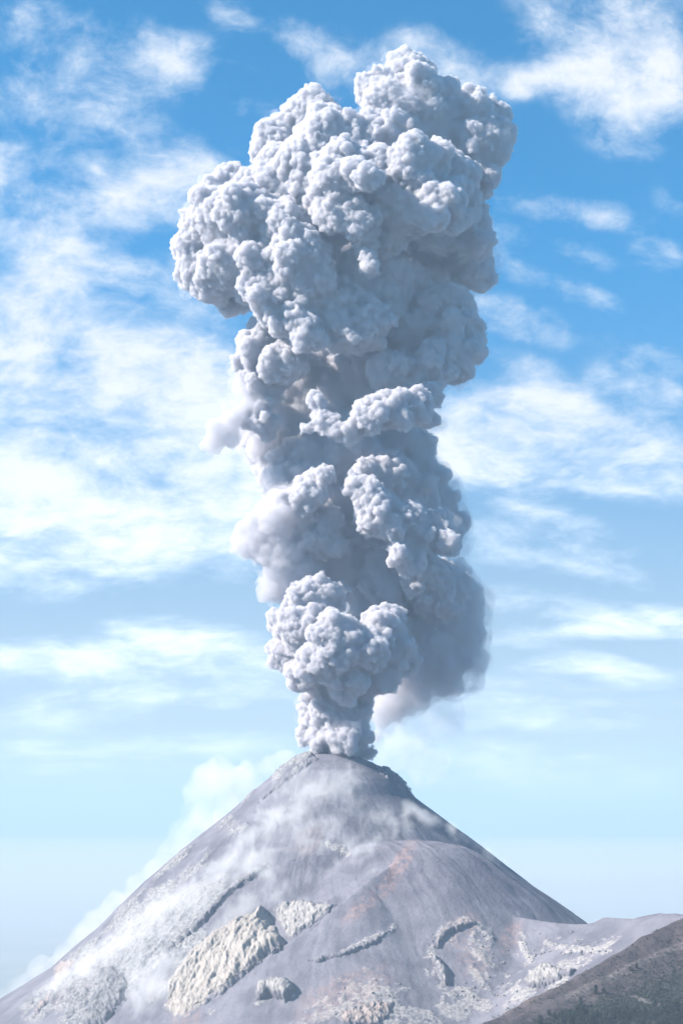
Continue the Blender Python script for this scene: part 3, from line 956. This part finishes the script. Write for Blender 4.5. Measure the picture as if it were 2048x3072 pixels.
def ash_mat(name, col, dens, skin=0.06, lump=None):
    """Dense ash: a scattering volume with the faintest of skins; lump = (size, low, high) breaks the density into wisps."""
    m, t, out = material(name)
    pv = t.new('ShaderNodeVolumePrincipled')
    pv.inputs['Color'].default_value = col + (1,)
    if lump:
        P = t.new('ShaderNodeNewGeometry').outputs['Position']
        n = t.noise(P, 1.0 / lump[0], 5.0, .6, dist=.4)
        t.l.new(t.m('MULTIPLY', t.rng(n, lump[1], lump[2]), dens), pv.inputs['Density'])
        m.cycles.volume_step_rate = lump[3]
    else:
        pv.inputs['Density'].default_value = dens
        m.cycles.homogeneous_volume = True
    t.l.new(pv.outputs[0], out.inputs['Volume'])
    if skin:
        df = t.new('ShaderNodeBsdfDiffuse'); df.inputs['Color'].default_value = col + (1,)
        tr = t.new('ShaderNodeBsdfTransparent')
        mx = t.new('ShaderNodeMixShader'); mx.inputs[0].default_value = skin
        t.l.new(tr.outputs[0], mx.inputs[1]); t.l.new(df.outputs[0], mx.inputs[2])
        t.l.new(mx.outputs[0], out.inputs['Surface'])
    return m


CROWN = [(925, 175, 62, 0), (960, 200, 60, 40), (870, 205, 55, 20), (905, 260, 85, 30), (1010, 235, 55, -20), (990, 300, 80, 20),
         (1088, 250, 46, 30), (1130, 268, 42, 10), (1143, 310, 38, 0), (1100, 330, 66, 30), (1080, 400, 66, 20), (1060, 290, 50, 0),
         (730, 265, 58, 10), (690, 280, 62, 0), (640, 330, 58, 0), (612, 338, 40, 0), (760, 320, 88, 50), (840, 330, 90, 60), (700, 390, 88, 50), (640, 430, 84, 30), (780, 430, 95, 80),
         (880, 400, 80, 90), (960, 390, 88, 100), (1040, 420, 72, 60), (1000, 470, 76, 110), (930, 480, 66, 95), (1066, 480, 52, 50), (830, 505, 52, 105), (760, 480, 56, 100), (820, 400, 40, 130), (840, 410, 30, 150),
         (540, 430, 52, 0), (500, 450, 52, 10), (452, 500, 48, 0), (460, 560, 55, 10), (445, 610, 40, 20), (432, 650, 32, 0), (500, 500, 66, 40), (560, 490, 76, 60), (640, 505, 66, 70), (520, 600, 68, 40), (480, 640, 52, 20), (528, 690, 36, -20),
         (850, 580, 120, -90), (950, 590, 115, -90), (1050, 560, 70, -30), (1080, 610, 62, -20), (1105, 640, 36, -30), (1070, 510, 55, 20), (1085, 560, 45, 40), (1010, 540, 50, 40), (980, 580, 60, -30), (740, 530, 60, 20), (700, 520, 50, 60), (900, 530, 40, 70)]
COLUMN = [(690, 585, 76, 80), (650, 605, 70, 60), (600, 640, 66, 50), (620, 690, 56, 60), (660, 725, 60, 60), (700, 640, 70, 70), (580, 595, 62, 50), (740, 580, 40, 60), (838, 560, 34, 85), (838, 585, 24, 100), (842, 608, 20, 100), (815, 600, 30, 60), (870, 585, 34, 50),
          (860, 680, 100, 10), (780, 700, 84, 30), (800, 765, 62, 50), (860, 750, 56, 60), (700, 765, 46, 70), (950, 680, 84, -20), (1025, 720, 76, 0), (1060, 780, 62, 30), (1088, 785, 38, 20), (1010, 820, 54, 40), (940, 760, 74, -10), (1040, 835, 46, 40),
          (620, 760, 52, 10), (592, 800, 42, 10), (572, 850, 40, 0), (600, 960, 44, 0), (605, 880, 54, -10), (650, 830, 50, 20),
          (700, 880, 105, -90), (760, 960, 95, -80), (850, 880, 95, -60), (650, 1000, 82, -80), (900, 850, 60, 20), (960, 870, 50, 20),
          (722, 930, 28, 60), (706, 985, 23, 60), (742, 968, 36, 70), (800, 988, 30, 75), (845, 960, 40, 80), (870, 940, 38, 80), (915, 945, 36, 75), (960, 928, 40, 60), (990, 910, 34, 45), (984, 958, 28, 40), (770, 990, 26, 70),
          (700, 1080, 100, -60), (800, 1060, 105, -60), (900, 1050, 95, -70), (960, 1030, 38, -60), (645, 1090, 46, -60),
          (970, 1130, 66, -60), (1005, 1160, 56, -70), (1020, 1220, 56, -70), (950, 1160, 76, -30),
          (700, 1140, 42, 40), (740, 1090, 26, 40), (740, 1230, 66, 0), 
          (810, 1110, 30, 50), (850, 1140, 42, 50), (870, 1180, 50, 55), (900, 1210, 46, 60), (940, 1190, 46, 50), (960, 1220, 40, 50), (920, 1270, 40, 60), (940, 1290, 34, 55), (1000, 1200, 34, 40), (1022, 1240, 19, 50), (850, 1090, 40, 20), (900, 1100, 56, 0),
          (820, 1180, 90, -60), (850, 1250, 90, -60), (770, 1160, 80, -60), (890, 1330, 70, -30), (970, 1330, 54, 10), (1008, 1360, 62, -10), (850, 1320, 105, -70), (790, 1300, 76, -50), (880, 1420, 95, -70)]
VEIL = [(1035, 1340, 62, -40), (1050, 1380, 60, -50), (1045, 1450, 72, -60), (1058, 1500, 55, -60), (1015, 1520, 76, -60), (975, 1460, 80, -70), (945, 1550, 66, -70), (905, 1590, 52, -70), (875, 1640, 34, -60), (1000, 1400, 70, -50), (920, 1480, 80, -80), (860, 1690, 20, -50)]
TAIL = [(572, 900, 40, 0), (545, 950, 38, 0), (515, 995, 30, 0), (488, 1016, 20, 0), (590, 940, 44, -10), (660, 1170, 54, 20), (622, 1200, 50, 20), (595, 1240, 44, 0), (562, 1250, 26, 0), (645, 1270, 66, 0), (635, 1340, 44, 0), (690, 1310, 56, -10), (640, 1120, 44, -20), (610, 1030, 40, -40)]
BURST = [(690, 1390, 50, 40), (740, 1370, 50, 40), (775, 1360, 30, 20), (650, 1440, 38, 30), (658, 1500, 44, 30), (700, 1450, 58, 60), (770, 1460, 62, 80), (790, 1490, 56, 80), (740, 1510, 58, 80), (692, 1550, 40, 50), (840, 1490, 60, 70), (880, 1440, 48, 60), (900, 1420, 34, 50), (900, 1490, 50, 50), (928, 1520, 36, 30), (880, 1545, 52, 40), (800, 1560, 52, 60),
         (785, 1600, 36, 30), (760, 1640, 46, 30), (722, 1650, 30, 10), (800, 1640, 42, 30), (828, 1630, 28, 20), (742, 1690, 34, 20), (790, 1690, 46, 40), (822, 1690, 32, 20), (735, 1712, 22, 20), (780, 1722, 46, 0), (815, 1720, 34, 0), (712, 1690, 26, 0), (850, 1730, 16, 0), (760, 1570, 46, 30), (820, 1590, 40, 20), (715, 1620, 30, 0), (735, 1655, 44, 0)]

plume = bpy.data.objects.new('ash_plume', None)
plume.location = APEX
S.collection.objects.link(plume)
tag(plume, 'tall billowing grey ash column rising from the volcano summit', 'ash plume')
M_ash = ash_mat('pale volcanic ash', (.70, .69, .73), .12)
M_core = ash_mat('settling ash', (.70, .69, .73), .075)
M_tail = ash_mat('loose pale ash', (.70, .69, .73), .03, skin=.02)
M_veil = ash_mat('thin ash veil', (.70, .69, .73), .022, skin=.02)
L1 = [(150, 26), (66, 20), (32, 15), (16, 10), (8, 5.4)]
LC = [(84, 30), (42, 18), (21, 10), (11, 5)]
inv = Matrix.Translation(-Vector(APEX))
BODIES = (('plume_crown', [q for q in CROWN if q[3] > -50], 3, M_ash, 3.2, L1), ('plume_column', [q for q in COLUMN if q[3] > -50], 5, M_ash, 3.2, L1),
          ('plume_core', [q for q in CROWN + COLUMN if q[3] <= -50], 7, M_core, 5.0, LC),
          ('fresh_burst', BURST, 9, M_ash, 2.7, [(50, 16), (25, 12), (12.5, 8), (7, 4.4)]), ('soft_tail', TAIL, 13, M_tail, 5.0, L1), ('ash_veil', VEIL, 11, M_veil, 6.5, [(80, 30), (36, 12), (16, 5)]))
for nm, P_, sd_, mt, vx, ly in BODIES:
    o = smoke_body(nm, P_, sd_, mt, vx, ly, parent=plume)
    o.matrix_parent_inverse = inv
# ragged thin ash that hangs round the column
CFR = [(q[0] + 3, q[1] + 3, q[2] * 1.07, q[3]) for q in CROWN if q[3] < 45] + [(q[0], q[1], q[2] * 1.15, q[3]) for q in TAIL + BURST[-12:]]
M_wisp = ash_mat('wisps of fine ash', (.70, .69, .73), .016, skin=.005, lump=(34, .42, .68, .05))
o = smoke_body('ash_wisps', CFR, 17, M_wisp, 7.0, [(60, 20), (28, 12), (14, 6)], parent=plume)
o.matrix_parent_inverse = inv
FRINGE = [(q[0] + (14 if q[0] > 780 else -12), q[1] + 8, q[2] * 1.12, q[3] - 20) for q in COLUMN + VEIL if q[1] > 800 and q[3] < 45]
M_fringe = ash_mat('ragged thin ash', (.70, .69, .73), .013, skin=.01, lump=(48, .38, .66, .12))
o = smoke_body('ash_fringe', FRINGE, 15, M_fringe, 9.0, [(70, 24), (34, 12)], parent=plume)
o.matrix_parent_inverse = inv
# ------------------------------------------------------------------ steam behind the left slope, dust drifting over the cone
STEAM = [(480, 1785, 40, -60), (505, 1765, 30, -60), (465, 1830, 42, -60), (520, 1800, 46, -80), (570, 1785, 38, -100), (618, 1765, 30, -110), (665, 1745, 22, -110), (470, 1880, 50, -50), (540, 1850, 50, -80), (430, 1920, 42, -50), (400, 1965, 40, -50), (360, 2005, 40, -50), (320, 2045, 40, -50),
         (280, 2085, 40, -50), (240, 2125, 40, -50), (200, 2160, 40, -50), (160, 2195, 38, -50), (110, 2235, 38, -50), (60, 2275, 38, -50), (15, 2310, 36, -50), (610, 1815, 24, 30), (560, 1870, 26, 30), (500, 1925, 28, 30), (450, 1985, 30, 30), (400, 2030, 32, 30), (350, 2075, 32, 30), (290, 2125, 34, 30), (230, 2175, 34, 30), (170, 2225, 34, 30), (100, 2280, 34, 30), (600, 1830, 40, -90), (690, 1770, 26, -110)]
M_steam = ash_mat('white steam', (.90, .88, .87), .0075, skin=.003, lump=(70, .30, .66, .12))
steam = smoke_body('steam_cloud', STEAM, 21, M_steam, 9.0, [(80, 26), (40, 11)])
tag(steam, 'white steam bank rising behind the left slope of the cone', 'steam cloud')

GLEAM = [(1010, 1650, 60, -110), (960, 1700, 46, -110), (900, 1730, 40, -110), (905, 1680, 34, -120), (930, 1640, 40, -110), (980, 1760, 50, -130), (870, 1735, 26, -100)]
M_thin = ash_mat('thin drifting ash', (.86, .86, .87), .0045, skin=.01, lump=(80, .34, .68, .3))
drift = smoke_body('ash_drift', GLEAM, 23, M_thin, 10.0, [(80, 26)])
tag(drift, 'thin pale ash drifting right of the vent under the dark veil', 'ash cloud')

DUSTPX = [(760, 1850, 170, .3), (600, 2000, 200, .32), (900, 1880, 90, .28), (350, 2180, 200, .4), (720, 1800, 55, .8), (780, 1815, 55, .95), (800, 1780, 45, .6), (660, 1850, 70, .8), (700, 1900, 60, .5), (600, 1900, 60, .6), (640, 1800, 50, .5), (560, 1950, 60, .7), (520, 1990, 60, .6), (590, 1985, 40, 1.0), (620, 2005, 30, .7),
          (470, 2040, 70, .6), (400, 2080, 80, .75), (330, 2110, 80, .8), (560, 2085, 38, 1.1), (525, 2125, 36, .9), (480, 2170, 40, .6), (300, 2180, 80, .8), (330, 2250, 70, 1.1), (350, 2290, 50, .9), (220, 2200, 80, .8), (150, 2250, 80, .75),
          (960, 1870, 40, .95), (990, 1885, 30, .8), (1050, 1915, 50, .6), (900, 1895, 50, .5), (1110, 1960, 60, .55), (760, 1930, 60, .45), (830, 1950, 60, .4), (640, 2050, 40, .5), (870, 2010, 60, .3)]
m, t, out = material('drifting dust')
P = t.new('ShaderNodeNewGeometry').outputs['Position']
cov = None
for (x, y, r, wgt) in DUSTPX:
    c = on_surface(h_mid, x * 2048 / 1568, y * 2048 / 1568, 10.0, 3200, 4700, 900)
    b_ = t.rng(t.vm('DISTANCE', P, tuple(c)), r * 1.306 * 1.55, 0.0, 0.0, wgt)
    cov = b_ if cov is None else t.m('ADD', cov, b_)
wq = t.vm('ADD', P, t.vm('SCALE', t.vm('SUBTRACT', t.noise(P, 1 / 90, 3, .55, out=1), (.5, .5, .5)), scale=70.0))
wq = t.vm('MULTIPLY', wq, (1.0, .55, .6))
n_ = t.noise(wq, 1 / 42, 7, .66)
dn = t.rng(t.m('ADD', t.m('MULTIPLY', cov, .62), t.m('MULTIPLY', t.m('SUBTRACT', n_, .5), 2.1)), .14, 1.2, 0.0, .022)
dn = t.m('MULTIPLY', dn, t.rng(cov, .05, .3))
pv = t.new('ShaderNodeVolumePrincipled')
pv.inputs['Color'].default_value = (.92, .92, .93, 1)
t.l.new(dn, pv.inputs['Density'])
t.l.new(pv.outputs[0], out.inputs['Volume'])
m.cycles.volume_step_rate = .06
gx = np.arange(-980, 760, 14.0); gy = np.arange(3480, 4620, 14.0)
X, Y = np.meshgrid(gx, gy)
Hh = h_mid(X, Y)
edge = np.minimum.reduce([X - X.min(), X.max() - X, Y - Y.min(), Y.max() - Y])
up = 27.0 * sstep(edge, 0, 90) + .5 + 8 * fbm2(X / 60, Y / 60, 3, .5, 901) * sstep(edge, 30, 90)
top = np.stack([X, Y, Hh + up], -1).reshape(-1, 3); bot = np.stack([X, Y, Hh - 9.0], -1).reshape(-1, 3)
ny, nx = X.shape; i = np.arange(nx * ny).reshape(ny, nx); N = nx * ny
ft = np.stack([i[:-1, :-1], i[:-1, 1:], i[1:, 1:], i[1:, :-1]], -1).reshape(-1, 4)
ring = np.concatenate([i[0, :], i[1:, -1], i[-1, -2::-1], i[-2:0:-1, 0]])
r2 = np.roll(ring, -1)
side = np.stack([ring, ring + N, r2 + N, r2], -1)
dust = link('dust', mesh_np('dust', np.concatenate([top, bot]), np.concatenate([ft, ft[:, ::-1] + N, side])), m)
tag(dust, kind='stuff')
# ------------------------------------------------------------------ the air
HAZE = 4.4e-5
hz = bpy.data.meshes.new('haze')
x0, x1, y0, y1, z0, z1 = -188000, 188000, -58000, 250000, -1850, 2450
hv = [(x, y, z) for z in (z0, z1) for y in (y0, y1) for x in (x0, x1)]
hz.from_pydata(hv, [], [(0, 2, 3, 1), (4, 5, 7, 6), (0, 1, 5, 4), (2, 6, 7, 3), (0, 4, 6, 2), (1, 3, 7, 5)])
m, t, out = material('air haze')
pv = t.new('ShaderNodeVolumePrincipled')
pv.inputs['Color'].default_value = (.325, .455, .61, 1)
pv.inputs['Density'].default_value = HAZE
pv.inputs['Absorption Color'].default_value = (.10, .10, .10, 1)
pv.inputs['Anisotropy'].default_value = 0.0
t.l.new(pv.outputs[0], out.inputs['Volume'])
haze = link('haze', hz, m, smooth=False)
tag(haze, kind='stuff')

# pale mist that fills the valleys below the summit
mm = bpy.data.meshes.new('mist')
z0, z1 = -1840, -130
e = 4000
mm.from_pydata([(x, y, z) for z in (z0, z1) for y in (y0 + e, y1 - e) for x in (x0 + e, x1 - e)], [], [(0, 2, 3, 1), (4, 5, 7, 6), (0, 1, 5, 4), (2, 6, 7, 3), (0, 4, 6, 2), (1, 3, 7, 5)])
m, t, out = material('valley mist')
pv = t.new('ShaderNodeVolumePrincipled')
pv.inputs['Color'].default_value = (.53, .565, .61, 1)
pv.inputs['Density'].default_value = 0.4e-4
pv.inputs['Absorption Color'].default_value = (.10, .10, .10, 1)
t.l.new(pv.outputs[0], out.inputs['Volume'])
m.cycles.homogeneous_volume = True
mist = link('mist', mm, m, smooth=False)
tag(mist, kind='stuff')
